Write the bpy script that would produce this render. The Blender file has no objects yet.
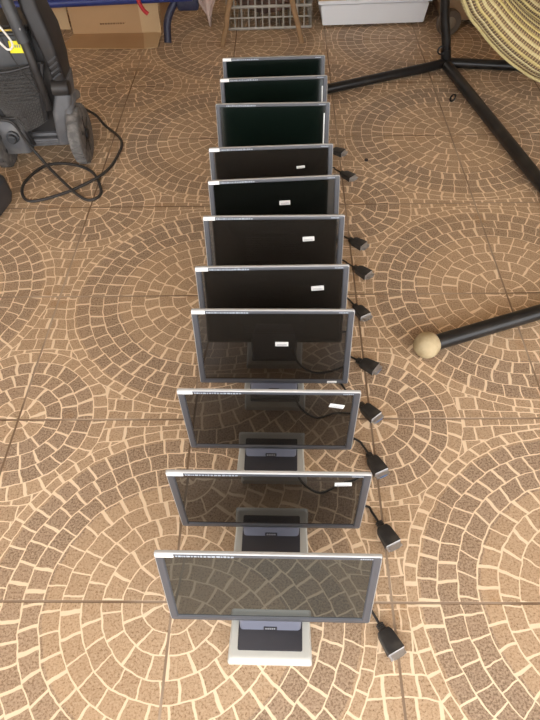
import bpy, bmesh, math, random
from mathutils import Vector, Matrix, noise
random.seed(7)
C = bpy.context.scene
COL = C.collection
PI = math.pi

# ------------------------------------------------------------------ materials
class N:
    """tiny arithmetic wrapper round shader nodes"""
    def __init__(s, nt, sock): s.nt = nt; s.s = sock
    def _m(s, op, *a, clamp=False):
        n = s.nt.nodes.new('ShaderNodeMath'); n.operation = op; n.use_clamp = clamp
        for i, v in enumerate((s,) + a):
            if isinstance(v, N): s.nt.links.new(v.s, n.inputs[i])
            else: n.inputs[i].default_value = v
        return N(s.nt, n.outputs[0])
    def __add__(s, o): return s._m('ADD', o)
    def __sub__(s, o): return s._m('SUBTRACT', o)
    def __mul__(s, o): return s._m('MULTIPLY', o)
    def __truediv__(s, o): return s._m('DIVIDE', o)
    def lt(s, o): return s._m('LESS_THAN', o)
    def gt(s, o): return s._m('GREATER_THAN', o)
    def mn(s, o): return s._m('MINIMUM', o)
    def mx(s, o): return s._m('MAXIMUM', o)
    def fl(s): return s._m('FLOOR')
    def fr(s): return s._m('FRACT')
    def sq(s): return s._m('MULTIPLY', s)
    def sqrt(s): return s._m('SQRT')
    def pp(s, k): return s._m('PINGPONG', k)
    def abs(s): return s._m('ABSOLUTE')
def mixf(m, a, b):                      # m ? b : a   (floats)
    return a * (m * -1.0 + 1.0) + b * m if isinstance(b, N) else a * (m * -1.0 + 1.0) + m * b
def mixc(nt, f, a, b, blend='MIX'):
    n = nt.nodes.new('ShaderNodeMix'); n.data_type = 'RGBA'; n.blend_type = blend
    for i, v in ((0, f), (6, a), (7, b)):
        if isinstance(v, N): nt.links.new(v.s, n.inputs[i])
        elif hasattr(v, 'links'): nt.links.new(v, n.inputs[i])
        elif isinstance(v, tuple): n.inputs[i].default_value = (*v, 1)
        else: n.inputs[i].default_value = v
    return n.outputs[2]

def newmat(name):
    m = bpy.data.materials.new(name); m.use_nodes = True
    return m, m.node_tree, m.node_tree.nodes['Principled BSDF']

def mat(name, col, rough=.5, metal=0, var=.12, scale=30, bump=0.0, spec=.5, ior=1.45, detail=4, dust=None, dscale=9):
    m, nt, b = newmat(name)
    tc = nt.nodes.new('ShaderNodeTexCoord')
    nz = nt.nodes.new('ShaderNodeTexNoise'); nz.inputs['Scale'].default_value = scale; nz.inputs['Detail'].default_value = detail
    nt.links.new(tc.outputs['Object'], nz.inputs['Vector'])
    c0 = tuple(max(0, c * (1 - var)) for c in col); c1 = tuple(min(1, c * (1 + var)) for c in col)
    out = mixc(nt, N(nt, nz.outputs['Fac']), c0, c1)
    if dust:
        n2 = nt.nodes.new('ShaderNodeTexNoise'); n2.inputs['Scale'].default_value = dscale; n2.inputs['Detail'].default_value = 6
        nt.links.new(tc.outputs['Object'], n2.inputs['Vector'])
        f = (N(nt, n2.outputs['Fac']) - .47)._m('MULTIPLY', 4.0, clamp=True)
        out = mixc(nt, f, out, dust)
    nt.links.new(out, b.inputs['Base Color'])
    b.inputs['Roughness'].default_value = rough; b.inputs['Metallic'].default_value = metal
    b.inputs['Specular IOR Level'].default_value = spec; b.inputs['IOR'].default_value = ior
    if bump:
        bp = nt.nodes.new('ShaderNodeBump'); bp.inputs['Strength'].default_value = bump; bp.inputs['Distance'].default_value = .002
        nt.links.new(nz.outputs['Fac'], bp.inputs['Height']); nt.links.new(bp.outputs[0], b.inputs['Normal'])
    return m

# --- floor: square tiles printed with fan-laid cobbles
TS, TH, OX, OY = .52391, -.036736, -.25324, .45771
def floor_mat():
    m, nt, b = newmat('cobble_print_tile')
    tc = nt.nodes.new('ShaderNodeTexCoord')
    sep = nt.nodes.new('ShaderNodeSeparateXYZ'); nt.links.new(tc.outputs['Object'], sep.inputs[0])
    X = N(nt, sep.outputs[0]) - OX; Y = N(nt, sep.outputs[1]) - OY
    c, s = math.cos(TH), math.sin(TH)
    A = (X * (c / TS) + Y * (s / TS)) + 1.0
    B = X * (-s / TS) + Y * (c / TS)
    def comb(x, y, z=0.0):
        n = nt.nodes.new('ShaderNodeCombineXYZ')
        for i, v in enumerate((x, y, z)):
            if isinstance(v, N): nt.links.new(v.s, n.inputs[i])
            else: n.inputs[i].default_value = v
        return n.outputs[0]
    def ns(vec, sc, det=2.0, rough=.5):
        n = nt.nodes.new('ShaderNodeTexNoise'); n.inputs['Scale'].default_value = sc; n.inputs['Detail'].default_value = det
        n.inputs['Roughness'].default_value = rough
        nt.links.new(vec, n.inputs['Vector']); return n
    def hsh(x, y, z=0.0):
        n = nt.nodes.new('ShaderNodeTexWhiteNoise'); n.noise_dimensions = '3D'
        nt.links.new(comb(x, y, z), n.inputs['Vector']); return N(nt, n.outputs['Value'])
    base = comb(A, B)
    ta, tb = A.fl(), B.fl()
    jit = ns(base, 9.0, 2.0); sp = nt.nodes.new('ShaderNodeSeparateColor'); nt.links.new(jit.outputs['Color'], sp.inputs[0])
    da = (N(nt, sp.outputs[0]) - .5) * .03; db = (N(nt, sp.outputs[1]) - .5) * .03
    u0 = (A - 1.0).pp(1.0); v0 = B.pp(1.0)
    u = u0 + da; v = v0 + db
    tid = ta * 3.7 + tb * 11.3
    def polar(u, v, w, r0):
        r = (u.sq() + v.sq()).sqrt()
        q = (r - r0) / w + 1.0
        k = q.fl(); f = q.fr()
        er = f.mn(f * -1.0 + 1.0) * w
        rm = ((k - .5) * w + r0).mx(.03)
        th = v._m('ARCTAN2', u) * (2 / PI)
        n = (rm * (PI / 2 / .098))._m('ROUND').mx(1.0)
        t = th * n + hsh(k, tid, 1.0)
        # every cobble is skewed a little across its ring
        t = t + (f - .5) * (hsh(k, tid, 7.0) - .5) * .35
        ct = t.fl(); ft = t.fr()
        et = ft.mn(ft * -1.0 + 1.0) * (rm * (PI / 2)) / n
        return r, er, et, hsh(k, ct, tid + 5.0)
    r1, er1, et1, h1 = polar(u, v, .0925, .045)
    r2, er2, et2, h2 = polar(u * -1.0 + 1.0, v * -1.0 + 1.0, .09, .065)
    # filler rows between the fans
    row = (v + u * .06) / .088; kr = row.fl(); fr_ = row.fr()
    er3 = fr_.mn(fr_ * -1.0 + 1.0) * .088
    bx_ = u / .1 + hsh(kr, tid, 3.0); kb = bx_.fl(); fb = bx_.fr()
    et3 = fb.mn(fb * -1.0 + 1.0) * .1; h3 = hsh(kr, kb, tid + 9.0)
    big = r1.lt(.935); small = r2.lt(.505) * (big * -1.0 + 1.0)
    er = mixf(big, mixf(small, er3, er2), er1)
    et = mixf(big, mixf(small, et3, et2), et1)
    h = mixf(big, mixf(small, h3, h2), h1)
    edge = (r1 - .935).abs().mn((r2 - .505).abs() + big)
    er = er.mn(edge)
    wr = N(nt, ns(base, 5.0, 1.0).outputs['Fac']) * .005 + .0006
    wt = h * h * .008 + .0028
    g = (er / wr).mn(et / wt)              # <1 : grout
    grout = (g * -2.5 + 3.2)._m('MULTIPLY', 1.0, clamp=True)
    dark = big * r1.gt(.585) * r1.lt(.862)
    dark2 = small * r2.gt(.155) * r2.lt(.425)
    dk = (dark + dark2)._m('MULTIPLY', 1.0, clamp=True)
    lightc = mixc(nt, h, (.345, .222, .125), (.45, .298, .172))
    darkc = mixc(nt, h, (.195, .125, .078), (.285, .188, .12))
    stone = mixc(nt, dk, lightc, darkc)
    spk = ns(tc.outputs['Object'], 190.0, 3.0, .75)
    f = (N(nt, spk.outputs['Fac']) - .5) * 3.4 + .42
    stone = mixc(nt, f._m('MULTIPLY', .75, clamp=True), stone, (.58, .44, .31))
    f2 = ((N(nt, spk.outputs['Fac']) * -1.0 + .47) * 5.0)._m('MULTIPLY', 1.0, clamp=True)
    stone = mixc(nt, f2, stone, (.13, .08, .045))
    col = mixc(nt, grout, stone, (.84, .66, .46))
    # large wear clouds and ochre dirt by the joints
    cl = ns(tc.outputs['Object'], 1.7, 4.0)
    col = mixc(nt, ((N(nt, cl.outputs['Fac']) - .38) * 1.2)._m('MULTIPLY', .46, clamp=True), col, (.45, .265, .11))
    # tile joints
    ja, jb = A.fr(), B.fr()
    ea = ja.mn(ja * -1.0 + 1.0); eb = jb.mn(jb * -1.0 + 1.0)
    e = ea.mn(eb)
    dirt = ns(tc.outputs['Object'], 11.0, 5.0)
    dm = ((N(nt, dirt.outputs['Fac']) - .56) * 6.0)._m('MULTIPLY', 1.0, clamp=True) * ((e * -14.0 + 1.0)._m('MULTIPLY', 1.0, clamp=True))
    col = mixc(nt, dm * .7, col, (.34, .165, .05))
    j = (e * -380.0 + 2.7)._m('MULTIPLY', 1.0, clamp=True)
    jn = ns(tc.outputs['Object'], 2.3, 2.0)
    jcol = mixc(nt, ((N(nt, jn.outputs['Fac']) - .42) * 5.0)._m('MULTIPLY', 1.0, clamp=True), (.19, .12, .07), (.42, .32, .23))
    col = mixc(nt, j, col, jcol)
    nt.links.new(col, b.inputs['Base Color'])
    rgh = mixf(j, (N(nt, cl.outputs['Fac']) * .3 + .33), .85)
    nt.links.new(rgh.s, b.inputs['Roughness'])
    b.inputs['Specular IOR Level'].default_value = .4
    bp = nt.nodes.new('ShaderNodeBump'); bp.inputs['Strength'].default_value = .5; bp.inputs['Distance'].default_value = .0015
    hh = N(nt, spk.outputs['Fac']) * .3 - j * 1.5 - grout * .25
    nt.links.new(hh.s, bp.inputs['Height']); nt.links.new(bp.outputs[0], b.inputs['Normal'])
    return m

def hammock_mat():
    m, nt, b = newmat('striped_cord_weave')
    uv = nt.nodes.new('ShaderNodeUVMap'); sep = nt.nodes.new('ShaderNodeSeparateXYZ'); nt.links.new(uv.outputs[0], sep.inputs[0])
    U = N(nt, sep.outputs[0]); V = N(nt, sep.outputs[1])       # U along cords, V across
    q = V * 96.0; k = q.fl(); f = q.fr()
    alt = (k / 2.0).fr().gt(.25)
    wn = nt.nodes.new('ShaderNodeTexWhiteNoise'); wn.noise_dimensions = '1D'; nt.links.new(k.s, wn.inputs['W'])
    h = N(nt, wn.outputs['Value'])
    light = mixc(nt, h, (.52, .42, .17), (.58, .51, .33))
    dark = mixc(nt, h, (.075, .045, .025), (.16, .10, .05))
    col = mixc(nt, alt, light, dark)
    tick = (U * 520.0 + alt * .5).fr()
    tk = (tick - .5).abs() * 2.0
    col = mixc(nt, ((tk - .62) * 3.0)._m('MULTIPLY', .8, clamp=True), col, mixc(nt, alt, (.42, .33, .10), (.55, .42, .2)))
    nt.links.new(col, b.inputs['Base Color']); b.inputs['Roughness'].default_value = .85
    prof = (f - .5).abs() * -2.0 + 1.0
    hh = prof.sqrt() + tk * -.3
    bp = nt.nodes.new('ShaderNodeBump'); bp.inputs['Strength'].default_value = 1; bp.inputs['Distance'].default_value = .004
    nt.links.new(hh.s, bp.inputs['Height']); nt.links.new(bp.outputs[0], b.inputs['Normal'])
    return m

M = {}
M['floor'] = floor_mat()
M['plaster'] = mat('wall_plaster', (.55, .46, .35), .9, var=.1, scale=4, bump=.2)
M['unseen_ceiling'] = mat('ceiling_board', (.55, .45, .33), .9, var=.1, scale=4)
M['bezel'] = mat('slate_bezel_plastic', (.070, .073, .084), .38, var=.04, scale=60)
M['rim'] = mat('silver_rim_plastic', (.46, .46, .45), .32, metal=.35, var=.04, scale=50)
M['back'] = mat('black_shell_plastic', (.014, .013, .013), .42, var=.1, scale=60)
M['base'] = mat('silver_base_plastic', (.50, .50, .46), .35, metal=.1, var=.04, scale=40)
M['inlay'] = mat('charcoal_inlay', (.035, .035, .042), .4, var=.08, scale=60)
M['neck'] = mat('slate_blue_neck', (.125, .13, .165), .35, var=.04, scale=50)
M['sticker'] = mat('white_paper_sticker', (.82, .82, .80), .7, var=.03, scale=80)
M['ink'] = mat('grey_print', (.22, .25, .30), .6, var=.1)
M['pale_ink'] = mat('pale_print', (.36, .40, .46), .6, var=.2, scale=200)
M['badge'] = mat('black_badge', (.02, .02, .025), .3, var=.1)
M['chrome'] = mat('badge_letters', (.4, .4, .42), .3, metal=.6, var=.1)
M['cord'] = mat('black_cord', (.018, .016, .015), .5, var=.2, scale=40)
M['plug'] = mat('black_connector_plastic', (.022, .021, .021), .45, var=.15, scale=60, dust=(.05, .045, .04), dscale=30)
M['shellm'] = mat('connector_steel', (.55, .55, .56), .35, metal=.85, var=.1, scale=200)
M['blue'] = mat('blue_connector_core', (.05, .17, .42), .5, var=.1)
M['tube'] = mat('black_powder_coated_steel', (.010, .0095, .0095), .33, var=.15, scale=40, dust=(.025, .022, .02), dscale=14)
M['ball'] = mat('cream_worn_cap', (.50, .40, .24), .8, var=.15, scale=60, bump=.5, dust=(.33, .24, .12), dscale=22)
M['hammock'] = hammock_mat()
M['lace'] = mat('white_lace_cord', (.62, .58, .52), .9, var=.3, scale=220, bump=.6)
M['wash_dark'] = mat('washer_black_plastic', (.018, .016, .016), .5, var=.3, scale=25, dust=(.045, .04, .035), dscale=7)
M['wash_grey'] = mat('washer_grey_plastic', (.10, .10, .105), .5, var=.3, scale=18, dust=(.20, .19, .18), dscale=10)
M['wash_panel'] = mat('washer_slate_panel', (.04, .042, .046), .45, var=.2, scale=14, dust=(.075, .075, .075), dscale=8)
M['tyre'] = mat('dusty_rubber', (.11, .105, .10), .8, var=.3, scale=50, bump=.5, dust=(.22, .205, .19), dscale=30)
M['hub'] = mat('black_wheel_hub', (.022, .021, .022), .45, var=.2)
M['net'] = mat('black_net_cord', (.09, .085, .08), .7, var=.2)
M['yellow'] = mat('yellow_tag', (.88, .80, .02), .6, var=.04)
M['yellow_line'] = mat('yellow_trim', (.58, .42, .08), .5, var=.1)
M['whitecord'] = mat('white_cord', (.75, .72, .66), .6, var=.05)
M['card'] = mat('cardboard_brown', (.44, .27, .135), .85, var=.07, scale=12, dust=(.38, .225, .11), dscale=3)
M['card_light'] = mat('cardboard_pale', (.52, .36, .20), .85, var=.06, scale=12)
M['cardink'] = mat('brown_box_print', (.20, .11, .05), .85, var=.2, scale=90)
M['navy'] = mat('blue_painted_steel', (.022, .035, .16), .4, var=.2, scale=12)
M['navydark'] = mat('dark_navy_steel', (.02, .022, .05), .45, var=.3, scale=12, dust=(.05, .05, .07), dscale=20)
M['red'] = mat('red_strap', (.42, .02, .025), .6, var=.2)
M['wire'] = mat('galvanised_wire', (.36, .34, .30), .5, metal=.25, var=.25, scale=30)
M['contents'] = mat('brown_cloth_bundle', (.10, .06, .045), .9, var=.5, scale=16, dust=(.30, .17, .13), dscale=9)
M['stick'] = mat('rough_branch_wood', (.26, .155, .075), .8, var=.35, scale=25, bump=.7)
M['pink'] = mat('pinkish_white_cloth', (.68, .54, .48), .9, var=.12, scale=10)
M['white'] = mat('white_lacquer', (.72, .73, .75), .4, var=.03, scale=6)
M['foot'] = mat('dark_caster', (.03, .028, .025), .6, var=.2)
M['wood'] = mat('brown_chest_wood', (.27, .165, .085), .7, var=.25, scale=6, dust=(.33, .21, .12), dscale=4)
M['greymetal'] = mat('dull_grey_disc', (.20, .165, .12), .5, metal=.3, var=.3, scale=22)
M['case'] = mat('dark_grey_case', (.055, .055, .06), .45, var=.2, scale=20)
M['stone'] = mat('dark_pebble', (.04, .03, .025), .8)

# ------------------------------------------------------------------ geometry helpers
def obj(name, bm, m, parent=None, loc=None, rot=None, smooth=True, sharp=35):
    me = bpy.data.meshes.new(name); bmesh.ops.recalc_face_normals(bm, faces=bm.faces[:])
    bm.to_mesh(me); bm.free()
    for mm in (m if isinstance(m, (list, tuple)) else [m]): me.materials.append(mm)
    if smooth:
        for p in me.polygons: p.use_smooth = True
        me.set_sharp_from_angle(angle=math.radians(sharp))
    return inst(name, me, parent, loc, rot)
def inst(name, me, parent=None, loc=None, rot=None):
    o = bpy.data.objects.new(name, me); COL.objects.link(o)
    if parent: o.parent = parent
    if loc is not None: o.location = loc
    if rot is not None: o.rotation_euler = rot
    return o
def tag(o, label, cat, group=None):
    o['label'] = label; o['category'] = cat
    if group: o['group'] = group
    return o
def thing(name, label, cat, loc=(0, 0, 0), rz=0, group=None):
    o = bpy.data.objects.new(name, None); COL.objects.link(o); o.location = loc; o.rotation_euler = (0, 0, rz)
    o.empty_display_size = .05
    return tag(o, label, cat, group)
def box(bm, x0, x1, y0, y1, z0, z1, bev=0, seg=2, mi=0, mtx=None):
    vs = [bm.verts.new((x, y, z)) for x in (x0, x1) for y in (y0, y1) for z in (z0, z1)]
    F = [(0, 1, 3, 2), (4, 6, 7, 5), (0, 4, 5, 1), (2, 3, 7, 6), (0, 2, 6, 4), (1, 5, 7, 3)]
    fs = [bm.faces.new([vs[i] for i in f]) for f in F]
    for f in fs: f.material_index = mi
    if mtx is not None: bmesh.ops.transform(bm, matrix=mtx, verts=vs)
    if bev:
        es = list({e for f in fs for e in f.edges})
        bmesh.ops.bevel(bm, geom=es, offset=bev, segments=seg, affect='EDGES', profile=.5)
    return bm
def B(*a, **k): return box(bmesh.new(), *a, **k)
def catmull(pts, n=8):
    P = [Vector(p) for p in pts]; P = [P[0] * 2 - P[1]] + P + [P[-1] * 2 - P[-2]]; out = []
    for i in range(1, len(P) - 2):
        a, b, c, d = P[i - 1:i + 3]
        for j in range(n):
            t = j / n
            out.append(.5 * ((2 * b) + (c - a) * t + (2 * a - 5 * b + 4 * c - d) * t * t + (3 * b - a - 3 * c + d) * t ** 3))
    out.append(P[-2]); return out
def tube(bm, pts, r, seg=10, smooth=0, cap=True, mi=0):
    P = catmull(pts, smooth) if smooth else [Vector(p) for p in pts]
    R = r if isinstance(r, (list, tuple)) else None
    t = (P[1] - P[0]).normalized(); up = Vector((0, 0, 1)) if abs(t.z) < .9 else Vector((1, 0, 0))
    n = t.cross(up).normalized(); rings = []
    for i, p in enumerate(P):
        t2 = ((P[min(i + 1, len(P) - 1)] - P[max(i - 1, 0)])).normalized()
        n = (n - t2 * n.dot(t2)).normalized(); b = t2.cross(n)
        rr = R[0] + (R[1] - R[0]) * i / (len(P) - 1) if R else r
        rings.append([bm.verts.new(p + (n * math.cos(a) + b * math.sin(a)) * rr) for a in [2 * PI * k / seg for k in range(seg)]])
    for A_, B_ in zip(rings, rings[1:]):
        for k in range(seg):
            f = bm.faces.new((A_[k], A_[(k + 1) % seg], B_[(k + 1) % seg], B_[k])); f.material_index = mi
    if cap:
        bm.faces.new(rings[0][::-1]).material_index = mi; bm.faces.new(rings[-1]).material_index = mi
    return bm
def T(*a, **k): return tube(bmesh.new(), *a, **k)
def lathe(bm, prof, seg=32, axis='Z', center=(0, 0, 0), mi=0):
    rings = []
    for r, z in prof:
        ring = []
        for k in range(seg):
            a = 2 * PI * k / seg; x, y = r * math.cos(a), r * math.sin(a)
            v = (x, y, z) if axis == 'Z' else ((z, x, y) if axis == 'X' else (x, z, y))
            ring.append(bm.verts.new(Vector(v) + Vector(center)))
        rings.append(ring)
    for A_, B_ in zip(rings, rings[1:]):
        for k in range(seg):
            bm.faces.new((A_[k], A_[(k + 1) % seg], B_[(k + 1) % seg], B_[k])).material_index = mi
    bm.faces.new(rings[0][::-1]); bm.faces.new(rings[-1])
    return bm
def loft(bm, rings, cap=True, mi=0):
    R = [[bm.verts.new(p) for p in r] for r in rings]; n = len(R[0])
    for A_, B_ in zip(R, R[1:]):
        for k in range(n): bm.faces.new((A_[k], A_[(k + 1) % n], B_[(k + 1) % n], B_[k])).material_index = mi
    if cap: bm.faces.new(R[0][::-1]).material_index = mi; bm.faces.new(R[-1]).material_index = mi
    return bm
def rrect(w0, w1, h0, h1, r, seg=5):
    """rounded rectangle outline as 2D points"""
    out = []
    for cx, cy, a0 in ((w1 - r, h1 - r, 0), (w0 + r, h1 - r, PI / 2), (w0 + r, h0 + r, PI), (w1 - r, h0 + r, 1.5 * PI)):
        for k in range(seg + 1):
            a = a0 + PI / 2 * k / seg; out.append((cx + r * math.cos(a), cy + r * math.sin(a)))
    return out

# ------------------------------------------------------------------ the setting: floor, plus unseen walls and roof added for light falloff
fl = obj('floor', B(-4.5, 4.5, -5, 4.6, -.06, 0), M['floor'], smooth=False); fl['kind'] = 'structure'
w = obj('unseen_wall_back', B(-4.5, 4.5, 4.6, 4.75, -.06, 2.75), M['plaster'], smooth=False); w['kind'] = 'structure'  # unseen wall, added to darken the far end
w = obj('unseen_wall_left', B(-2.95, -2.8, .4, 4.6, 0, 2.6), M['plaster'], smooth=False); w['kind'] = 'structure'
w = obj('unseen_wall_right', B(2.8, 2.95, .4, 4.6, 0, 2.6), M['plaster'], smooth=False); w['kind'] = 'structure'
w = obj('unseen_ceiling', B(-4.5, 4.5, -1.3, 4.6, 2.6, 2.75), M['unseen_ceiling'], smooth=False); w['kind'] = 'structure'  # unseen roof, added and extended forward to shape the daylight falloff

# ------------------------------------------------------------------ monitors
W, HH, BZ_S, BZ_T, BZ_B = .44, .275, .0175, .014, .016
def mesh_of(bm, mats, sharp=35):
    me = bpy.data.meshes.new('m'); bmesh.ops.recalc_face_normals(bm, faces=bm.faces[:]); bm.to_mesh(me); bm.free()
    for mm in (mats if isinstance(mats, (list, tuple)) else [mats]): me.materials.append(mm)
    for p in me.polygons: p.use_smooth = True
    me.set_sharp_from_angle(angle=math.radians(sharp)); return me
# front frame: ring of rounded rects from outer rim to the screen opening
def frame_mesh():
    bm = bmesh.new()
    ox0, ox1, oz0, oz1 = -W / 2, W / 2, 0, HH
    ix0, ix1, iz0, iz1 = -W / 2 + BZ_S, W / 2 - BZ_S, BZ_B, HH - BZ_T
    def R(x0, x1, z0, z1, r, y): return [(x, y, z) for x, z in rrect(x0, x1, z0, z1, r, 4)]
    rings = [R(ox0, ox1, oz0, oz1, .006, .0075), R(ox0, ox1, oz0, oz1, .006, .0022), R(ox0 + .0022, ox1 - .0022, oz0 + .0022, oz1 - .0022, .005, 0),
             R(ix0 - .002, ix1 + .002, iz0 - .002, iz1 + .002, .002, .0003), R(ix0, ix1, iz0, iz1, .001, .004)]
    loft(bm, rings[:1] + rings[1:2], cap=False, mi=1)
    loft(bm, rings[1:3], cap=False, mi=1)
    loft(bm, rings[2:], cap=False, mi=0)
    loft(bm, [rings[0], R(ox0 + .03, ox1 - .03, oz0 + .03, oz1 - .03, .006, .0075)], cap=False, mi=1)
    bmesh.ops.remove_doubles(bm, verts=bm.verts[:], dist=1e-5)
    return mesh_of(bm, [M['bezel'], M['rim']], 50)
def back_mesh():
    def R(x0, x1, z0, z1, r, y): return [(x, y, z) for x, z in rrect(x0, x1, z0, z1, r, 4)]
    bm = bmesh.new()
    loft(bm, [R(-.2175, .2175, .003, .2725, .006, .0078), R(-.2165, .2165, .004, .268, .008, .0115), R(-.206, .206, .012, .240, .010, .022), R(-.165, .165, .03, .190, .02, .042), R(-.145, .145, .045, .170, .02, .051)])
    for i in range(14):
        box(bm, -.10, .10, .0505, .0522, .060 + i * .007, .063 + i * .007)
    return mesh_of(bm, M['back'])
def screen_mesh(): return mesh_of(B(-W / 2 + BZ_S + .0002, W / 2 - BZ_S - .0002, .0035, .009, BZ_B + .0002, HH - BZ_T - .0002), SCR)
def prism_mesh(pts, x0, x1, bev, m):
    bm = bmesh.new(); loft(bm, [[(x0, y, z) for y, z in pts], [(x1, y, z) for y, z in pts]])
    if bev: bmesh.ops.bevel(bm, geom=bm.edges[:], offset=bev, segments=2, affect='EDGES')
    return mesh_of(bm, m)
def base_mesh():
    bm = bmesh.new()
    def R(x0, x1, y0, y1, r, z, tp=0): return [(x * (1 + (tp if y > .05 else 0)), y, z) for x, y in rrect(x0, x1, y0, y1, r, 5)]
    loft(bm, [R(-.095, .095, -.072, .080, .006, 0, -.06), R(-.095, .095, -.072, .080, .006, .006, -.06), R(-.091, .091, -.064, .077, .008, .0155, -.06), R(-.086, .086, -.056, .072, .008, .0165, -.06)])
    return mesh_of(bm, M['base'], 50)
def inlay_mesh():
    bm = bmesh.new()
    def R(x0, x1, y0, y1, r, z): return [(x, y, z) for x, y in rrect(x0, x1, y0, y1, r, 3)]
    loft(bm, [R(-.073, .073, -.046, .06, .004, .012), R(-.073, .073, -.046, .06, .004, .0175), R(-.0715, .0715, -.0445, .0585, .004, .0182)])
    return mesh_of(bm, M['inlay'])
def neck_mesh():
    bm = bmesh.new()
    def R(hw, y0, y1, r, z): return [(x, y, z) for x, y in rrect(-hw, hw, y0, y1, r, 4)]
    loft(bm, [R(.070, -.003, .05, .008, .016), R(.071, .003, .05, .008, .03), R(.074, .0165, .05, .008, .065), R(.074, .024, .05, .008, .11), R(.06, .026, .05, .008, .15)])
    return mesh_of(bm, M['neck'], 50)
def screen_mat(name, col, rough, ior):
    m, nt, b = newmat(name)
    b.inputs['Base Color'].default_value = (*col, 1); b.inputs['Roughness'].default_value = rough; b.inputs['IOR'].default_value = ior
    tc = nt.nodes.new('ShaderNodeTexCoord'); nz = nt.nodes.new('ShaderNodeTexNoise'); nz.inputs['Scale'].default_value = 9; nz.inputs['Detail'].default_value = 5
    nt.links.new(tc.outputs['Object'], nz.inputs['Vector'])
    c = mixc(nt, N(nt, nz.outputs['Fac']), tuple(x * .8 for x in col), tuple(x * 1.2 for x in col)); nt.links.new(c, b.inputs['Base Color'])
    return m
SCR = screen_mat('warm_reflection_panel', (.016, .0135, .011), .03, 1.95)  # brown-grey reflected tone put into the base colour
SCRG = screen_mat('green_reflection_panel', (.0035, .0075, .0055), .12, 1.45)  # green-black reflection of the far screens put into the base colour
SCRK = screen_mat('black_green_panel', (.005, .006, .005), .06, 1.6)
SCRF = screen_mat('grey_panel', (.020, .023, .020), .02, 1.85)
ME = dict(frame=frame_mesh(), back=back_mesh(), base=base_mesh(), inlay=inlay_mesh(), neck=neck_mesh())
def scr(m):
    return mesh_of(B(-W / 2 + BZ_S + .0002, W / 2 - BZ_S - .0002, .0035, .009, BZ_B + .0002, HH - BZ_T - .0002), m)
ME['scrK'] = scr(SCRK); ME['scrN'], ME['scrG'], ME['scrF'] = scr(SCR), scr(SCRG), scr(SCRF)
def sticker_mesh(w, h, lines=True):
    bm = B(-w / 2, w / 2, -.0006, 0, -h / 2, h / 2)
    if lines:
        for k in range(2): box(bm, -w * .38, w * .38, -.0008, -.0005, -h * .12 - k * h * .22, -h * .05 - k * h * .22, mi=1)
    return mesh_of(bm, [M['sticker'], M['ink']])
ME['corner'] = sticker_mesh(.036, .011, False)
def icons_mesh():
    bm = bmesh.new(); r = random.Random(3); x = 0
    for k in range(17):
        w_ = r.uniform(.0022, .0075); box(bm, x, x + w_, -.0005, 0, -.0028, .0028 - r.random() * .0015); x += w_ + r.uniform(.0012, .003)
    return mesh_of(bm, M['pale_ink'])
ME['icons'] = icons_mesh()
def model_mesh():
    bm = bmesh.new()
    for k in range(6): box(bm, k * .0042, k * .0042 + .003, -.0005, 0, -.0014, .0014)
    return mesh_of(bm, M['pale_ink'])
ME['model'] = model_mesh()
def badge_mesh():
    bm = B(-.0155, .0155, -.0016, 0, -.0052, .0052, bev=.0012, seg=1)
    for k in range(5): box(bm, -.0115 + k * .0048, -.0115 + k * .0048 + .0034, -.0021, -.0014, -.0022, .0022, mi=1)
    return mesh_of(bm, [M['badge'], M['chrome']])
ME['badge'] = badge_mesh()
ME['stk'] = sticker_mesh(.037, .0155)
ME['stks'] = sticker_mesh(.03, .009)
ME['energy'] = sticker_mesh(.028, .008)
ME['strip'] = mesh_of(B(-.0022, .0022, -.0006, 0, -.10, .10), M['sticker'])

# x, y, z of lower screen edge, tilt, yaw, screen kind, sticker (x from left 0..1, z from bottom 0..1, roll), label
MON = [
 (-.020, .384, .076, .162, -.053, 'F', None, 'nearest monitor, its dark screen mirroring the cobbled floor, no sticker on the screen'),
 (-.012, .608, .064, -.005, -.052, 'N', (.90, .86, -.05), 'second monitor from the front, white sticker at the upper right end of its screen'),
 (-.006, .838, .054, -.029, -.055, 'N', (.91, .80, .22), 'third monitor from the front, sticker tilted at the screen\'s upper right corner'),
 (.009, 1.063, .054, .139, -.051, 'N', (.56, .56, .0), 'fourth monitor from the front, white sticker at the middle of its tall visible screen'),
 (.013, 1.218, .066, .168, -.030, 'N', (.825, .74, -.07), 'fifth monitor from the front, its lower half hidden by the monitor with a central sticker'),
 (.024, 1.442, .067, .199, -.041, 'N', (.77, .73, -.06), 'sixth monitor, middle of the row, sticker right of centre on a brownish screen'),
 (.035, 1.639, .067, .236, .019, 'K', (.585, .70, -.02), 'seventh monitor from the front, black screen with small sticker just right of centre'),
 (.029, 1.833, .069, .238, .003, 'N', (.76, .735, -.08), 'eighth monitor from the front, short visible screen with a low sticker on the right'),
 (.041, 2.133, .074, .217, -.037, 'G', None, 'third monitor from the far end, dark green screen with white strip down its right side'),
 (.054, 2.347, .074, .224, 0, 'G', None, 'second monitor from the far end, blank dark green screen, black stand leg reaching it'),
 (.059, 2.532, .075, .220, -.008, 'G', None, 'farthest monitor, last in the row, nearest to the wire crate'),
]
GR = 'widescreen monitors standing in a row on the tiled floor'
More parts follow.
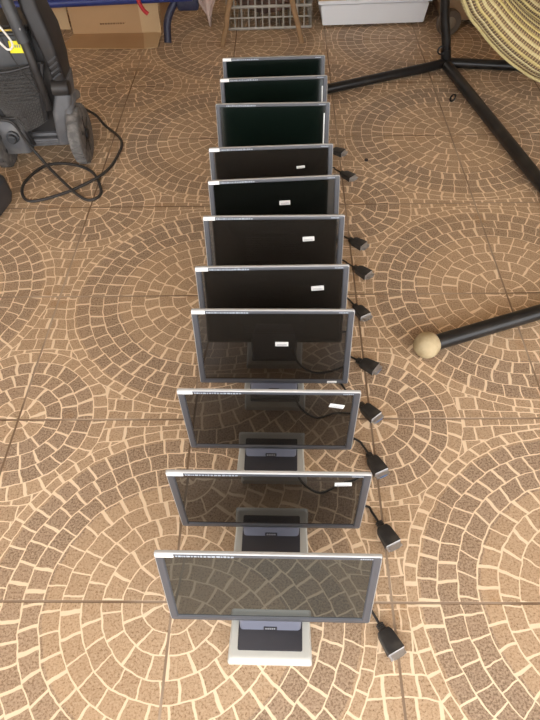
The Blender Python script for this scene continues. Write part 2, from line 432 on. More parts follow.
for i, (x, y, z, t, yaw, kind, st, lab) in enumerate(MON):
    r = thing('monitor', lab, 'monitor', (x, y, 0), yaw, GR)
    hp = Matrix.Translation((0, 0, z)) @ Matrix.Rotation(-t, 4, 'X')
    def head(name, key, p=(0, 0, 0), roll=0, parent=r, rel=False):
        o = inst(name, ME[key], parent)
        m = Matrix.Translation(p) @ Matrix.Rotation(roll, 4, 'Y')
        o.matrix_local = m if rel else hp @ m
        return o
    head('bezel', 'frame'); head('back_shell', 'back')
    s = head('screen', 'scr' + kind)
    if i not in (8,): head('corner_sticker', 'corner', (-.2, -.0003, HH - .0075))['label'] = 'small white sticker at the top left corner'
    head('printed_icons', 'icons', (-.178, -.0002, HH - .0082))
    head('model_print', 'model', (.178, -.0002, HH - .0075))
    if st:
        head('barcode_sticker', 'stks' if i in (7,) else 'stk', (-W / 2 + BZ_S + st[0] * (W - 2 * BZ_S), .0033, BZ_B + st[1] * (HH - BZ_B - BZ_T)), st[2], parent=s, rel=True)['label'] = 'white paper sticker'
    if i == 3: head('energy_sticker', 'energy', (.172, -.0002, .009))
    if i in (8, 9): head('side_strip', 'strip', (W / 2 - BZ_S - .003, .0033, .135), parent=s, rel=True)['label'] = 'thin white strip along the right edge'
    b = inst('base', ME['base'], r, (0, 0, 0)); inst('base_inlay', ME['inlay'], b)['label'] = 'charcoal inset panel'
    n = inst('neck', ME['neck'], r)
    n.scale = (1, 1, 1)
    bd = inst('brand_badge', ME['badge'], n); bd.location = (0, .0006, .0235); bd.rotation_euler = (-.42, 0, 0)

# ------------------------------------------------------------------ VGA cables
CAB = [
 ((.230, .394), (.266, .317), 'metal', 'cable plug on the floor beside the nearest monitor, silver end pointing at the viewer'),
 ((.263, .643), (.299, .563), 'metal', 'cable plug right of the second monitor, lying just above the nearest tile joint crossing'),
 ((.268, .836), (.295, .775), 'blue', 'cable plug right of the third monitor, hanging on a short diagonal cord'),
 ((.264, 1.011), (.310, .952), 'blue', 'cable plug with bright blue face by the fourth monitor, beside the tilted sticker monitor'),
 ((.276, 1.181), (.336, 1.134), 'blue', 'cable plug turned right beside the fifth monitor, level with the cream ball cap'),
 ((.295, 1.425), (.331, 1.357), 'metal', 'cable plug half hidden behind the corner of the monitor with the central sticker'),
 ((.311, 1.625), (.375, 1.558), 'metal', 'cable plug right of the middle monitors, lower plug of that close pair'),
 ((.310, 1.786), (.382, 1.717), 'metal', 'cable plug right of the eighth monitor, upper of the close pair in mid row'),
 ((.329, 2.231), (.386, 2.167), 'metal', 'black cable plug beside the dark green third monitor from the far end'),
 ((.306, 2.407), (.361, 2.371), 'metal', 'farthest cable plug, small and dark, below the black stand leg'),
]
def plug_mesh(L):
    """connector pointing along +X, origin at strain relief, resting on z=0"""
    bm = bmesh.new()
    def R(x, hw, z0, z1, r): return [(x, a, b) for a, b in rrect(-hw, hw, z0, z1, r, 3)]
    loft(bm, [R(0, .0065, .004, .0135, .003), R(.008, .008, .003, .0145, .003), R(.015, .0085, .002, .015, .003), R(.017, .0145, .001, .019, .004), R(.026, .0185, 0, .021, .004), R(L - .012, .0215, 0, .022, .003), R(L - .010, .0215, 0, .022, .003)])
    for k in range(3): box(bm, .002 + k * .0045, .004 + k * .0045, -.0085, .0085, .0025, .0155)
    return mesh_of(bm, M['plug'])
def shell_mesh(L):
    bm = bmesh.new()
    box(bm, L - .0102, L - .0085, -.0205, .0205, .001, .0210, bev=.0005, seg=1)
    def R(x, s): return [(x, a, .011 + b) for a, b in ((-.0115 * s, -.0045 * s), (.0115 * s, -.0045 * s), (.0135 * s, .0045 * s), (-.0135 * s, .0045 * s))]
    loft(bm, [R(L - .009, 1.1), R(L + .004, 1.1), R(L + .004, .95), R(L - .004, .95)])
    for s in (-1, 1):
        tube(bm, [(L - .009, s * .0175, .011), (L + .003, s * .0175, .011)], .0032, 8)
    return mesh_of(bm, M['shellm'])
def core_mesh(L):
    bm = B(L - .0045, L + .0025, -.0108, .0108, .0075, .0145)
    return mesh_of(bm, M['blue'])
PM = {}
for i, (a, b, kd, lab) in enumerate(CAB):
    L = .078
    A_, B_ = Vector((*a, 0)), Vector((*b, 0)); d = (B_ - A_).normalized(); ang = math.atan2(d.y, d.x)
    A_ = (A_ + B_) / 2 - d * L / 2
    t = thing('video_cable', lab, 'cable', A_, ang, 'video cables trailing from the monitors')
    if 'p' not in PM: PM['p'] = plug_mesh(L); PM['s'] = shell_mesh(L); PM['c'] = core_mesh(L)
    p = inst('connector_body', PM['p'], t)
    s = inst('metal_shell', PM['s'], p)
    if kd == 'blue': inst('blue_insert', PM['c'], p)
    # cord in world space, from the back of the monitor to the plug
    mx, my, mz = MON[i][0], MON[i][1], MON[i][2]
    inv = (Matrix.Translation(A_) @ Matrix.Rotation(ang, 4, 'Z')).inverted()
    back = A_ - d * .03
    pts = [(mx + .06, my + .075, .075), (mx + .085, my + .09, .03), (mx + .13, my + .10, .006), (mx + .185, my + .07 + .01 * (i % 3), .005), (back.x - .012, back.y + .018, .006), (back.x, back.y, .008), (A_.x + d.x * .004, A_.y + d.y * .004, .009)]
    obj('cord', T([inv @ Vector(q) for q in pts], .0032, 8, smooth=7), M['cord'], t)

# ------------------------------------------------------------------ hanging-chair stand (black tubes)
st = thing('hammock_stand', 'black steel tube stand with upright pole, spreading floor legs and a cream ball end cap', 'stand', (.99, 3.19, 0))
O = Vector((.99, 3.19, 0))
def L_(pts): return [Vector(p) - O for p in pts]
obj('pole', T(L_([(.99, 3.19, .03), (.965, 3.19, .15), (.925, 3.2, .33), (.87, 3.2, .8), (.92, 3.14, 1.4), (1.12, 3.0, 1.85), (1.42, 2.75, 2.1), (1.62, 2.62, 2.08)]), .0235, 16, smooth=8), M['tube'], st)
obj('pole_sleeve', T(L_([(.99, 3.19, .025), (.975, 3.19, .10)]), .027, 16), M['tube'], st)
obj('leg', T(L_([(.99, 3.185, .03), (.9, 3.15, .027), (.352, 2.954, .024), (.13, 2.875, .024)]), .0235, 14), M['tube'], st)
obj('leg', T(L_([(.99, 3.185, .03), (1.10, 3.17, .028), (1.473, 3.106, .025), (1.95, 3.03, .024)]), .0245, 14), M['tube'], st)
obj('leg', T(L_([(.985, 3.14, .032), (1.141, 2.03, .03), (1.225, 1.437, .03)]), .027, 14), M['tube'], st)
obj('cross_foot', T(L_([(.51, 1.208, .042), (1.225, 1.437, .042), (1.95, 1.67, .042)]), .0255, 14), M['tube'], st)
def ball(c, r):
    bm = bmesh.new(); bmesh.ops.create_icosphere(bm, subdivisions=4, radius=r)
    for v in bm.verts: v.co = v.co * (1 + .03 * noise.noise(v.co * 60)) + Vector(c)
    return bm
obj('ball_cap', ball(Vector((.496, 1.204, .042)) - O, .0425), M['ball'], st)['label'] = 'worn cream ball cap'
obj('ball_cap', ball(Vector((1.97, 1.676, .042)) - O, .0425), M['ball'], st)
def torus(bm, c, R, r, ax):
    pts = []
    for k in range(21):
        a = 2 * PI * k / 20; p = Vector((math.cos(a) * R, 0, math.sin(a) * R)); p.rotate(Matrix.Rotation(ax, 3, 'Z')); pts.append(Vector(c) + p)
    return tube(bm, pts, r, 6, cap=False)
obj('ring_hook', torus(bmesh.new(), Vector((.948, 3.17, .10)) - O, .020, .0045, .1), M['tube'], st)

# hammock: striped cord sheet hanging under the stand arm, folded on itself
def hammock():
    bm = bmesh.new(); uvl = bm.loops.layers.uv.new('UVMap')
    na, nv = 90, 60
    arc = catmull([(.50, 2.38, 1.25), (.60, 2.39, .93), (.765, 2.40, .60), (.853, 2.40, .497), (.955, 2.40, .408), (1.053, 2.40, .343), (1.155, 2.40, .292), (1.35, 2.42, .235), (1.62, 2.45, .22), (1.9, 2.5, .30), (2.2, 2.55, .58), (2.4, 2.58, 1.0), (2.48, 2.6, 1.25)], 14)
    na = len(arc)
    ln = [0]
    for a, b in zip(arc, arc[1:]): ln.append(ln[-1] + (b - a).length)
    grid = []
    for i, p in enumerate(arc):
        t = (arc[min(i + 1, na - 1)] - arc[max(i - 1, 0)]).normalized(); nrm = Vector((-t.z, 0, t.x))    # towards the inside of the bag
        if nrm.z < 0 and abs(t.x) > .2: nrm = -nrm
        if nrm.x < 0 and p.x < 1.2: nrm = -nrm
        if nrm.x > 0 and p.x > 1.9: nrm = -nrm
        row = []
        for j in range(nv + 1):
            v = j / nv
            # across profile: rises inside the bag while running back, with overlapping pleats
            off = .02 * math.sin(PI * min(1, v * 8)) if v < .125 else 0
            pin = .50 * v - .036 * math.sin(v * 3.2 * 2 * PI)
            dep = -.02 * math.sin(v * PI * 2) + .33 * v ** 1.1 + .03 * math.cos(v * 3.2 * 2 * PI) + .01 * noise.noise(Vector((ln[i] * 2.5, v * 4, 0)))
            pinch = .25 + .75 * math.sin(PI * (ln[i] / ln[-1])) ** .6
            row.append(bm.verts.new(p + nrm * (pin * pinch + .006 * noise.noise(Vector((ln[i] * 2.2, v * 5, 3))) ) + Vector((0, dep * (1.0) + off, 0))))
        grid.append(row)
    for i in range(na - 1):
        for j in range(nv):
            f = bm.faces.new((grid[i][j], grid[i + 1][j], grid[i + 1][j + 1], grid[i][j + 1]))
            for l, (ii, jj) in zip(f.loops, ((i, j), (i + 1, j), (i + 1, j + 1), (i, j + 1))): l[uvl].uv = (ln[ii] / 3.2 * .45 + 0.0, jj / nv)
    return bm, arc
bmh, arc = hammock()
hroot = thing('hammock', 'yellow and brown striped woven cord hammock hanging over the floor at top right', 'hammock', (1.6, 2.5, .22))
hO = Vector((1.6, 2.5, .22))
bmesh.ops.translate(bmh, vec=-hO, verts=bmh.verts[:])
ho = obj('woven_body', bmh, M['hammock'], hroot)
sd = ho.modifiers.new('thick', 'SOLIDIFY'); sd.thickness = .006; sd.offset = 0
ed = T([p + Vector((0, -.004, 0)) - hO for p in arc], .0055, 8)
eo = obj('edge_cord', ed, M['lace'], hroot); eo.data.materials[0] = mat('pale_yellow_hem', (.40, .34, .16), .85, var=.25, scale=160, bump=.6)
# lace trim lying in the second pleat
lacep = []
for i in range(0, len(arc), 1):
    p = arc[i]; t = (arc[min(i + 1, len(arc) - 1)] - arc[max(i - 1, 0)]).normalized(); n_ = Vector((-t.z, 0, t.x))
    if n_.z < 0 and abs(t.x) > .2: n_ = -n_
    if n_.x < 0 and p.x < 1.2: n_ = -n_
    if n_.x > 0 and p.x > 1.9: n_ = -n_
    lacep.append(p + n_ * .225 + Vector((0, .02, 0)))
obj('lace_trim', T([p - hO for p in lacep[20:150]], .014, 8), M['lace'], hroot)['label'] = 'white knotted trim'
bmr = bmesh.new()
for q in (arc[0], arc[4], arc[-1], arc[-5]):
    tube(bmr, [q - hO, Vector((1.62, 2.62, 2.06)) - hO], .006, 6)
obj('hanging_rope', bmr, M['lace'], hroot)

# shackle and pebble on the floor
o = obj('metal_shackle', torus(bmesh.new(), (0, 0, .021), .016, .0045, .5), M['tube']); o.location = (.945, 2.82, 0)
tag(o, 'small dark metal ring lying on the tiles under the stand\'s front leg', 'ring')
bm = bmesh.new(); bmesh.ops.create_icosphere(bm, subdivisions=2, radius=.009)
for v in bm.verts: v.co.z = v.co.z * .7 + .0063
o = obj('pebble', bm, M['stone']); o.location = (.454, 2.32, 0); tag(o, 'tiny dark crumb on the tiles right of the far plugs', 'pebble')

# ------------------------------------------------------------------ pressure washer
pw = thing('pressure_washer', 'dusty black upright pressure washer on two wheels with yellow tag, at the left edge', 'pressure washer', (-.965, 2.46, 0), .02)
WY = -.05
def wheel(x, side):
    bm = bmesh.new(); R = .122
    prof = [(.075, -.026), (.108, -.027), (.118, -.022), (R, -.012), (R, .012), (.118, .022), (.108, .027), (.075, .026)]
    lathe(bm, prof, 56, 'X', (x, WY, R))
    for k in range(28):
        a = 2 * PI * k / 28
        m = Matrix.Translation((x, WY, R)) @ Matrix.Rotation(a, 4, 'X')
        box(bm, -.02, .02, -.004, .004, R - .003, R + .0025, mtx=m @ Matrix.Rotation(.3 if k % 2 else -.3, 4, 'Z'))
    for v in bm.verts: v.co.z = max(v.co.z, 0)
    wo = obj('wheel', bm, M['tyre'], pw)
    hb = bmesh.new()
    lathe(hb, [(.074, -.02), (.078, -.0), (.074, .02)], 40, 'X', (x, WY, R))
    lathe(hb, [(.024, side * .018), (.024, side * .034), (.018, side * .038)], 24, 'X', (x, WY, R))
    for k in range(6):
        m = Matrix.Translation((x, WY, R)) @ Matrix.Rotation(2 * PI * k / 6, 4, 'X')
        box(hb, min(side * .018, side * .028), max(side * .018, side * .028), -.008, .008, .02, .074, mtx=m)
    obj('wheel_hub', hb, M['hub'], wo)
wheel(.172, 1); wheel(-.172, 1)
bm = bmesh.new()
box(bm, -.15, .15, -.075, -.045, .085, .118, bev=.006); box(bm, -.145, .145, -.045, .08, .07, .13, bev=.01)
for k in range(2): box(bm, -.09, .11, -.078, -.074, .092 + k * .013, .097 + k * .013)
obj('axle_bar', bm, M['wash_grey'], pw)
fb = bmesh.new()
def sec(z, x0, x1, y0, y1, r): return [(a, b, z) for a, b in rrect(x0, x1, y0, y1, r, 5)]
loft(fb, [sec(.07, -.175, -.045, -.10, .03, .02), sec(.13, -.18, -.04, -.112, .04, .03), sec(.2, -.178, -.042, -.105, .05, .03), sec(.232, -.165, -.055, -.08, .04, .03)])
fo = obj('pump_cover', fb, M['wash_grey'], pw)
kb = bmesh.new(); lathe(kb, [(.026, 0), (.026, -.012), (.019, -.014), (.019, -.03), (.014, -.034)], 24, 'Y', (-.095, -.108, .155)); obj('knob', kb, M['wash_panel'], fo)
obj('hose_band', T([(-.185, -.06, .215), (-.15, -.105, .232), (-.09, -.11, .235), (-.05, -.10, .22), (-.035, -.09, .14), (-.03, -.08, .1)], .008, 8, smooth=6), M['hub'], pw)
# right strut from housing to wheel fender
sb = bmesh.new()
def rs(c, hx, hy, r=.018): return [(c[0] + a, c[1] + b, c[2]) for a, b in rrect(-hx, hx, -hy, hy, r, 4)]
loft(sb, [rs((.11, -.05, .10), .035, .035), rs((.115, -.05, .16), .032, .05), rs((.13, -.035, .235), .04, .055), rs((.148, -.02, .30), .034, .055), rs((.155, 0, .36), .03, .06)])
obj('side_strut', sb, M['wash_grey'], pw)
obj('fender', T([(.15, -.10, .165), (.16, -.07, .24), (.165, -.01, .265), (.165, .06, .245)], .022, 12, smooth=6), M['wash_grey'], pw)
# main housing
hb = bmesh.new()
loft(hb, [sec(.11, -.12, .12, -.03, .16, .03), sec(.2, -.14, .13, -.035, .19, .04), sec(.38, -.185, .15, -.04, .2, .04), sec(.50, -.19, .15, -.03, .19, .04), sec(.55, -.18, .14, .0, .18, .04)])
ho2 = obj('motor_housing', hb, M['wash_dark'], pw)
gb = bmesh.new()
for k in range(9): box(gb, -.09, .045, -.052, -.036, .27 + k * .017, .277 + k * .017, bev=.002, seg=1)
obj('vent_ribs', gb, M['wash_panel'], ho2)
# slanted smooth top panel with yellow trim
tb = bmesh.new()
loft(tb, [[(-.19, -.075, .405), (.085, -.075, .405), (.075, -.03, .40), (-.19, -.03, .40)], [(-.2, -.08, .43), (.09, -.08, .43), (.08, -.02, .43), (-.2, -.02, .43)], [(-.2, -.05, .535), (.08, -.05, .535), (.08, .04, .535), (-.2, .04, .535)], [(-.195, -.035, .545), (.075, -.035, .545), (.075, .03, .545), (-.195, .03, .545)]])
bmesh.ops.bevel(tb, geom=tb.edges[:], offset=.006, segments=2, affect='EDGES')
to = obj('control_panel', tb, M['wash_panel'], pw)
obj('yellow_trim_line', T([(-.2, -.045, .549), (.06, -.045, .549)], .0035, 6), M['yellow_line'], to)
tg = B(-.033, .033, -.0025, 0, -.021, .021, bev=.001, seg=1)
for k in range(3): box(tg, -.012 + k * .008, -.008 + k * .008, -.0032, -.002, -.002, .008, mi=1)
t_ = obj('price_tag', tg, [M['yellow'], M['ink']], pw, loc=(.038, -.072, .498), rot=(-.28, .05, .05)); t_['label'] = 'bright yellow tag'
# net pocket
nb = bmesh.new(); nx, nz = 26, 24; g = []
for j in range(nz + 1):
    v = j / nz; row = []
    hw = .085 + .065 * v
    for i in range(nx + 1):
        u = i / nx * 2 - 1
        row.append(nb.verts.new((-.025 + u * hw - .02 * v, -.062 - .055 * (1 - u * u) * (1 - .45 * v) - .008 * v, .20 + .235 * v - .02 * (1 - v) * (1 - abs(u)))))
    g.append(row)
for j in range(nz):
    for i in range(nx):
        a, b, c, d = g[j][i], g[j][i + 1], g[j + 1][i + 1], g[j + 1][i]
        nb.faces.new((a, b, c)) if (i + j) % 2 else nb.faces.new((a, b, d))
        nb.faces.new((a, c, d)) if (i + j) % 2 else nb.faces.new((b, c, d))
no = obj('storage_net', nb, M['net'], pw, smooth=False); wf = no.modifiers.new('w', 'WIREFRAME'); wf.thickness = .0018
tube_b = bmesh.new()
tube(tube_b, [g_ for g_ in [(-.195, -.06, .435), (-.045, -.118, .425), (.105, -.07, .435)]], .006, 8, smooth=8)
obj('net_edge', tube_b, M['hub'], no)
obj('net_edge', T([(.105, -.07, .435), (.075, -.085, .33), (.055, -.075, .21)], .012, 8, smooth=8), M['hub'], no)
obj('net_edge', T([(-.195, -.06, .435), (-.15, -.075, .33), (-.11, -.075, .21)], .012, 8, smooth=8), M['hub'], no)
# right side housing with vents
vb = bmesh.new()
loft(vb, [rs((.15, .0, .33), .026, .06), rs((.15, .0, .42), .028, .075), rs((.14, .0, .52), .032, .08), rs((.115, .02, .62), .034, .075), rs((.10, .04, .74), .03, .06)])
vo = obj('side_housing', vb, M['wash_dark'], pw)
vv = bmesh.new()
for k in range(4): box(vv, -.021, .021, -.003, .003, -.003, .003, mtx=Matrix.Translation((.152, -.077 + .001 * k, .385 + k * .021)) @ Matrix.Rotation(-.55, 4, 'Y'))
obj('vent_slot', vv, M['wash_panel'], vo)
jk = bmesh.new(); lathe(jk, [(.026, -.035), (.03, -.03), (.03, .03), (.026, .035)], 24, 'X', (.15, -.06, .33)); obj('pivot_joint', jk, M['wash_dark'], pw)
# handle
obj('handle', T([(.075, -.07, .25), (.082, -.09, .40), (.07, -.082, .52), (.05, -.07, .66), (.035, -.05, .86), (.0, -.045, .93), (-.09, -.045, .94), (-.17, -.045, .93), (-.2, -.05, .86), (-.2, -.02, .66), (-.19, .0, .5)], .017, 12, smooth=8), M['wash_dark'], pw)
obj('handle_grip', T([(.07, -.084, .52), (.05, -.072, .66), (.041, -.06, .78)], .024, 12, smooth=6), M['wash_panel'], pw)
obj('handle_bolt', B(.068, .078, -.101, -.094, .565, .575, bev=.002, seg=1), M['chrome'], pw)
# power cord (floor loop)
CP = [(-.14 - .965, 2.42, .2), (-.86, 2.62, .16), (-.80, 2.72, .05), (-.76, 2.70, .007), (-.66, 2.557, .007), (-.656, 2.429, .007), (-.696, 2.272, .014), (-.823, 2.16, .007), (-.957, 2.097, .006), (-1.016, 2.136, .006), (-1.032, 2.239, .006), (-.972, 2.359, .006), (-.862, 2.368, .006), (-.752, 2.298, .006), (-.691, 2.16, .006), (-.705, 2.10, .006), (-.762, 2.107, .007), (-.885, 2.25, .014), (-.965, 2.335, .05), (-1.01, 2.345, .14), (-1.03, 2.335, .22), (-1.08, 2.335, .24), (-1.16, 2.34, .245)]
pin = (Matrix.Translation((-.965, 2.46, 0)) @ Matrix.Rotation(.02, 4, 'Z')).inverted()
obj('power_cord', T([pin @ Vector(p) for p in CP[1:]], .0062, 10, smooth=9), mat('grey_black_flex', (.035, .032, .03), .5, var=.3, scale=20), pw)
# thin cable hanging over the net
obj('thin_lead', T([(-.01, -.09, .55), (.02, -.10, .45), (.06, -.12, .38), (.085, -.11, .3), (.06, -.12, .22)], .0025, 6, smooth=8), M['cord'], pw)
# white cord hanging over the panel
wc = obj('white_cord', T([(-1.13, 2.40, .74), (-1.03, 2.375, .60), (-.985, 2.368, .53), (-.955, 2.362, .50), (-.935, 2.365, .525), (-.975, 2.38, .60), (-1.02, 2.40, .72), (-.97, 2.41, .80), (-.93, 2.42, .72), (-.91, 2.42, .66)], .004, 8, smooth=8), M['whitecord'])
tag(wc, 'thin white cord looped over the pressure washer\'s top panel above the yellow tag', 'cord')

# dark case at the left edge
bm = bmesh.new()
loft(bm, [sec(0, -.17, .0, -.10, .12, .05), sec(.03, -.185, .012, -.11, .13, .06), sec(.10, -.185, .01, -.10, .125, .06), sec(.13, -.16, -.015, -.08, .10, .05)])
cs = obj('storage_case', bm, M['case']); cs.location = (-1.075, 2.03, 0); cs.rotation_euler = (0, 0, -.2)
tag(cs, 'rounded dark grey plastic case poking in at the left edge below the washer', 'case')

# ------------------------------------------------------------------ back-left: carton, blue trestle
cb = thing('cardboard_box', 'open brown cardboard carton with its front flap folded onto the floor, under the blue rail', 'box', (-.83, 3.78, 0))
cO = Vector((-.83, 3.78, 0))
def quad_slab(pts, th, m, name, parent, label=None):
    P = [Vector(p) - cO for p in pts]; n = (P[1] - P[0]).cross(P[3] - P[0]).normalized() * th
    bm = bmesh.new(); loft(bm, [P, [p + n for p in P]]); o = obj(name, bm, m, parent, smooth=False)
    if label: o['label'] = label
    return o
fp = quad_slab([(-1.10, 3.75, .004), (-.69, 3.735, .004), (-.69, 3.76, .42), (-1.10, 3.775, .42)], .005, M['card'], 'front_panel', cb)
quad_slab([(-.69, 3.735, .004), (-.575, 3.73, .004), (-.575, 3.755, .42), (-.69, 3.76, .42)], .005, M['card_light'], 'lighter_panel', cb, 'paler tape-covered right part')
quad_slab([(-1.145, 3.585, .003), (-.66, 3.545, .003), (-.685, 3.735, .015), (-1.10, 3.75, .015)], .005, M['card'], 'floor_flap', cb)
quad_slab([(-.66, 3.545, .003), (-.585, 3.555, .003), (-.575, 3.73, .015), (-.685, 3.735, .015)], .005, M['card_light'], 'floor_flap', cb)
quad_slab([(-1.105, 3.78, .004), (-1.105, 4.2, .004), (-1.105, 4.2, .42), (-1.105, 3.78, .42)], .005, M['card'], 'side_panel', cb)
quad_slab([(-.575, 3.76, .004), (-.575, 4.2, .004), (-.575, 4.2, .42), (-.575, 3.76, .42)], .005, M['card'], 'side_panel', cb)
quad_slab([(-1.10, 4.2, .004), (-.58, 4.2, .004), (-.58, 4.2, .42), (-1.10, 4.2, .42)], .005, M['card'], 'back_panel', cb)
quad_slab([(-1.25, 3.80, .03), (-1.12, 3.79, .03), (-1.12, 3.80, .40), (-1.25, 3.81, .40)], .005, M['card_light'], 'side_flap', cb)
quad_slab([(-1.04, 4.1, .004), (-.62, 4.1, .004), (-.62, 3.8, .004), (-1.04, 3.8, .004)], .003, M['card'], 'bottom_panel', cb)
pb = bmesh.new(); rr = random.Random(5); x = -.93
while x < -.76:
    w_ = rr.uniform(.006, .013); box(pb, x + .83, x + w_ + .83, -.0425, -.040, .068, .076); x += w_ + .004
x = -.95
po = obj('box_print', pb, M['cardink'], fp); po['label'] = 'faint line of dark print'

bm = B(-.32, .30, 0, .35, 0, .30, bev=.004)
o = obj('carton', bm, M['card'], smooth=False); o.location = (-1.62, 4.12, 0); o.rotation_euler = (0, 0, .1)
box_seam = inst('tape_strip', mesh_of(B(-.03, .03, -.001, .351, .2995, .3015), M['card_light']), o)
tag(o, 'tan cardboard carton half hidden behind the pressure washer\'s handle at top left', 'box')

bt = thing('trestle', 'blue painted steel trestle rail with dark bent legs, in front of the cardboard carton', 'trestle', (-.85, 3.6, 0))
bO = Vector((-.85, 3.6, 0))
def LB(p): return [Vector(q) - bO for q in p]
obj('rail', T(LB([(-1.42, 3.6, .232), (-.36, 3.6, .246)]), .022, 14), M['navy'], bt)
obj('leg', T(LB([(-.40, 3.66, .27), (-.47, 3.64, .20), (-.515, 3.61, .12), (-.525, 3.575, .021)]), .0215, 12, smooth=7), M['navydark'], bt)
obj('leg', T(LB([(-1.20, 3.62, .225), (-1.27, 3.67, .12), (-1.33, 3.72, .019)]), .022, 12), M['navydark'], bt)
obj('leg', T(LB([(-1.40, 3.60, .235), (-1.45, 3.59, .12), (-1.46, 3.575, .019)]), .0185, 12), M['navydark'], bt)
obj('bracket', B(.40, .52, .0, .06, .17, .26, bev=.015), M['navydark'], bt)
obj('leg', T(LB([(-.36, 3.63, .25), (-.33, 3.85, .16), (-.31, 4.05, .0185)]), .0185, 12), M['navydark'], bt)
rs_ = obj('strap', T([(-.66, 3.585, .275), (-.65, 3.57, .24), (-.632, 3.568, .20), (-.61, 3.565, .178)], .011, 8, smooth=6), M['red'])
tag(rs_, 'short red strap hanging from the blue rail before the carton', 'strap')

# ------------------------------------------------------------------ wire crate, contents, wooden legs, cloth
wc_ = thing('wire_crate', 'grey wire mesh crate standing on the floor behind the wooden legs', 'crate', (.065, 3.93, 0))
def wire_panel(x0, x1, y, z0, z1, n, m, along='X'):
    bm = bmesh.new()
    def P(a, z): return (a, y, z) if along == 'X' else (y, a, z)
    for k in range(n + 1):
        a = x0 + (x1 - x0) * k / n; tube(bm, [P(a, z0), P(a, z1)], .0045 if k % 2 else .0062, 6)
    for k in range(m + 1):
        z = z0 + (z1 - z0) * k / m; tube(bm, [P(x0, z), P(x1, z)], .0085 if k % 2 == 0 else .005, 6)
    return bm
obj('front_mesh', wire_panel(-.245, .245, -.17, .012, .42, 12, 7), M['wire'], wc_)
obj('back_mesh', wire_panel(-.245, .245, .17, .012, .42, 10, 6), M['wire'], wc_)
obj('side_mesh', wire_panel(-.17, .17, -.245, .012, .42, 6, 6, 'Y'), M['wire'], wc_)
obj('side_mesh', wire_panel(-.17, .17, .245, .012, .42, 6, 6, 'Y'), M['wire'], wc_)
bmf = bmesh.new()
for k in range(9): tube(bmf, [(-.245 + .49 * k / 8, -.17, .012), (-.245 + .49 * k / 8, .17, .012)], .0045, 6)
obj('bottom_mesh', bmf, M['wire'], wc_)
def lump(cx, cy, cz, rx, ry, rz, seed, amp=.25):
    bm = bmesh.new(); bmesh.ops.create_icosphere(bm, subdivisions=5, radius=1)
    for v in bm.verts:
        d = 1 + amp * noise.noise(v.co * 2.2 + Vector((seed, 0, 0))) + amp * .5 * noise.noise(v.co * 6 + Vector((0, seed, 0)))
        v.co = Vector((cx + v.co.x * rx * d, cy + v.co.y * ry * d, cz + max(v.co.z * rz * d, -rz * .9)))
    return bm
o = obj('cloth_bundle', lump(0, 0, .10, .18, .11, .08, 3), M['contents']); o.location = (.065, 3.93, .0225)
tag(o, 'dark brown and pink crumpled cloth seen inside the wire crate', 'cloth')
es = thing('wooden_trestle', 'rough branch wood trestle whose two thin legs lean together before the wire crate', 'trestle', (.02, 3.6, 0))
def branch(p0, p1, r0, r1, sd):
    P = [Vector(p0).lerp(Vector(p1), k / 14) for k in range(15)]
    for k, p in enumerate(P[1:-1]): p.x += .008 * noise.noise(Vector((k * .6, sd, 0))); p.y += .006 * noise.noise(Vector((k * .6, sd, 9)))
    return T(P, [r0, r1], 10)
eO = Vector((.02, 3.6, 0))
obj('leg', branch(Vector((-.213, 3.545, .0)) - eO, Vector((-.02, 3.68, .72)) - eO, .0145, .019, 1), M['stick'], es)
obj('leg', branch(Vector((-.205, 3.66, .0)) - eO, Vector((-.09, 3.70, .50)) - eO, .010, .012, 7), M['stick'], es)
obj('leg', branch(Vector((.245, 3.56, .0)) - eO, Vector((.06, 3.68, .72)) - eO, .0145, .019, 4), M['stick'], es)
obj('top_rail', branch((-.14, .08, .71), (.14, .08, .71), .022, .02, 11), M['stick'], es)
# pinkish cloth hanging at the left of the crate
bm = bmesh.new(); g = []
for j in range(15):
    v = j / 14; row = []
    for i in range(21):
        u = i / 20; hw = .15 * (1 - v) ** .8 + .012
        row.append(bm.verts.new((-.34 + (u - .5) * 2 * hw + .05 * v, 3.80 + .02 * math.sin(u * 16 + v * 3) + .03 * v, .38 - .37 * v * (.72 + .28 * math.sin(PI * u)))))
    g.append(row)
for j in range(14):
    for i in range(20): bm.faces.new((g[j][i], g[j][i + 1], g[j + 1][i + 1], g[j + 1][i]))
pk = obj('hanging_cloth', bm, M['pink']); sd = pk.modifiers.new('s', 'SOLIDIFY'); sd.thickness = .004
tag(pk, 'pinkish white cloth hanging to a point left of the wire crate', 'cloth')

# ------------------------------------------------------------------ white low cabinet and brown chest
wb = thing('low_cabinet', 'white low cabinet on dark feet with projecting upper ledge, behind the row of monitors', 'cabinet', (.68, 3.98, 0))
def hexa(x0, x1, x0b, x1b, y0, y1, yb, z0, z1, bev=.004):
    bm = bmesh.new(); loft(bm, [[(x0b, yb, z0), (x1b, yb, z0), (x1b, y1, z0), (x0b, y1, z0)], [(x0, y0, z1), (x1, y0, z1), (x1, y1, z1), (x0, y1, z1)]])
    bmesh.ops.bevel(bm, geom=bm.edges[:], offset=bev, segments=2, affect='EDGES'); return bm
obj('plinth_drawer', hexa(-.315, .315, -.30, .30, -.235, .25, -.225, .015, .125), M['white'], wb)
obj('upper_body', hexa(-.33, .335, -.33, .335, -.225, .26, -.225, .127, .145, .003), M['white'], wb)
obj('cabinet_body', hexa(-.32, .32, -.32, .32, -.17, .25, -.17, .145, .60), M['white'], wb)
for xx in (-.25, .25):
    for yy in (-.15, .2):
        bm = bmesh.new(); lathe(bm, [(.018, 0), (.022, .01), (.022, .03)], 16, 'Z', (xx, yy, 0)); obj('foot', bm, M['foot'], wb)
bm = B(-.075, .085, 0, .045, 0, .12, bev=.003)
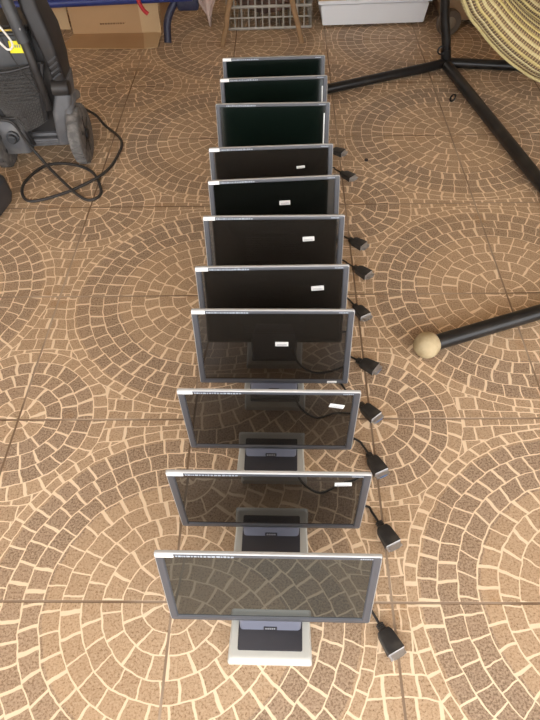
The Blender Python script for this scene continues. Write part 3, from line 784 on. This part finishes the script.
o = obj('carton', bm, M['card_light'], smooth=False); o.location = (.43, 3.758, .1455); tag(o, 'small tan cardboard piece on the left end of the white cabinet\'s ledge', 'box')
ch = thing('wooden_chest', 'brown plain wooden chest behind the stand pole, right of the white cabinet', 'chest', (1.5, 3.95, 0))
obj('chest_body', hexa(-.47, .45, -.42, .43, -.26, .2, -.24, .035, .42, .006), M['wood'], ch)
obj('chest_band', B(-.475, .455, -.275, -.255, .15, .175, bev=.003, seg=1), M['wood'], ch)
for xx in (-.33, .37):
    for yy in (-.18, .13): obj('foot', B(xx - .03, xx + .03, yy - .03, yy + .03, 0, .037), M['foot'], ch)
dw = thing('loose_wheel', 'small dull metal wheel leaning against the brown chest behind the pole', 'wheel', (1.085, 3.60, 0), .15)
bm = bmesh.new(); lathe(bm, [(.05, -.018), (.066, -.02), (.07, -.012), (.07, .012), (.066, .02), (.05, .018)], 40, 'Y', (0, 0, .07)); obj('tyre', bm, mat('brown_grey_tyre', (.09, .065, .045), .7, var=.2), dw)
bm = bmesh.new(); lathe(bm, [(.05, .015), (.052, 0), (.05, -.012), (.03, -.02), (.012, -.028)], 36, 'Y', (0, 0, .07)); obj('hub', bm, M['greymetal'], dw)

# ------------------------------------------------------------------ camera, sky, view
cd = bpy.data.cameras.new('camera'); cam = bpy.data.objects.new('camera', cd); COL.objects.link(cam); C.camera = cam
r_ = Vector((.9994289056, -.02603771, -.0215383443)); u_ = Vector((.0337914579, .7701011386, .6370261954)); f_ = Vector((0, .6373902, -.7705412))
cam.matrix_world = Matrix(((r_.x, u_.x, -f_.x, 0), (r_.y, u_.y, -f_.y, 0), (r_.z, u_.z, -f_.z, 1.45), (0, 0, 0, 1)))
cd.sensor_fit = 'VERTICAL'; cd.sensor_height = 36; cd.lens = 587.62 / 720 * 36; cd.clip_start = .02
wd = bpy.data.worlds.new('sky'); C.world = wd; wd.use_nodes = True
nt = wd.node_tree; bg = nt.nodes['Background']
bg.inputs[0].default_value = (.97, .98, 1.0, 1); bg.inputs[1].default_value = 1.5
vs = C.view_settings; vs.view_transform = 'Standard'; vs.look = 'None'; vs.exposure = 1.6; vs.gamma = 1; vs.use_curve_mapping = False
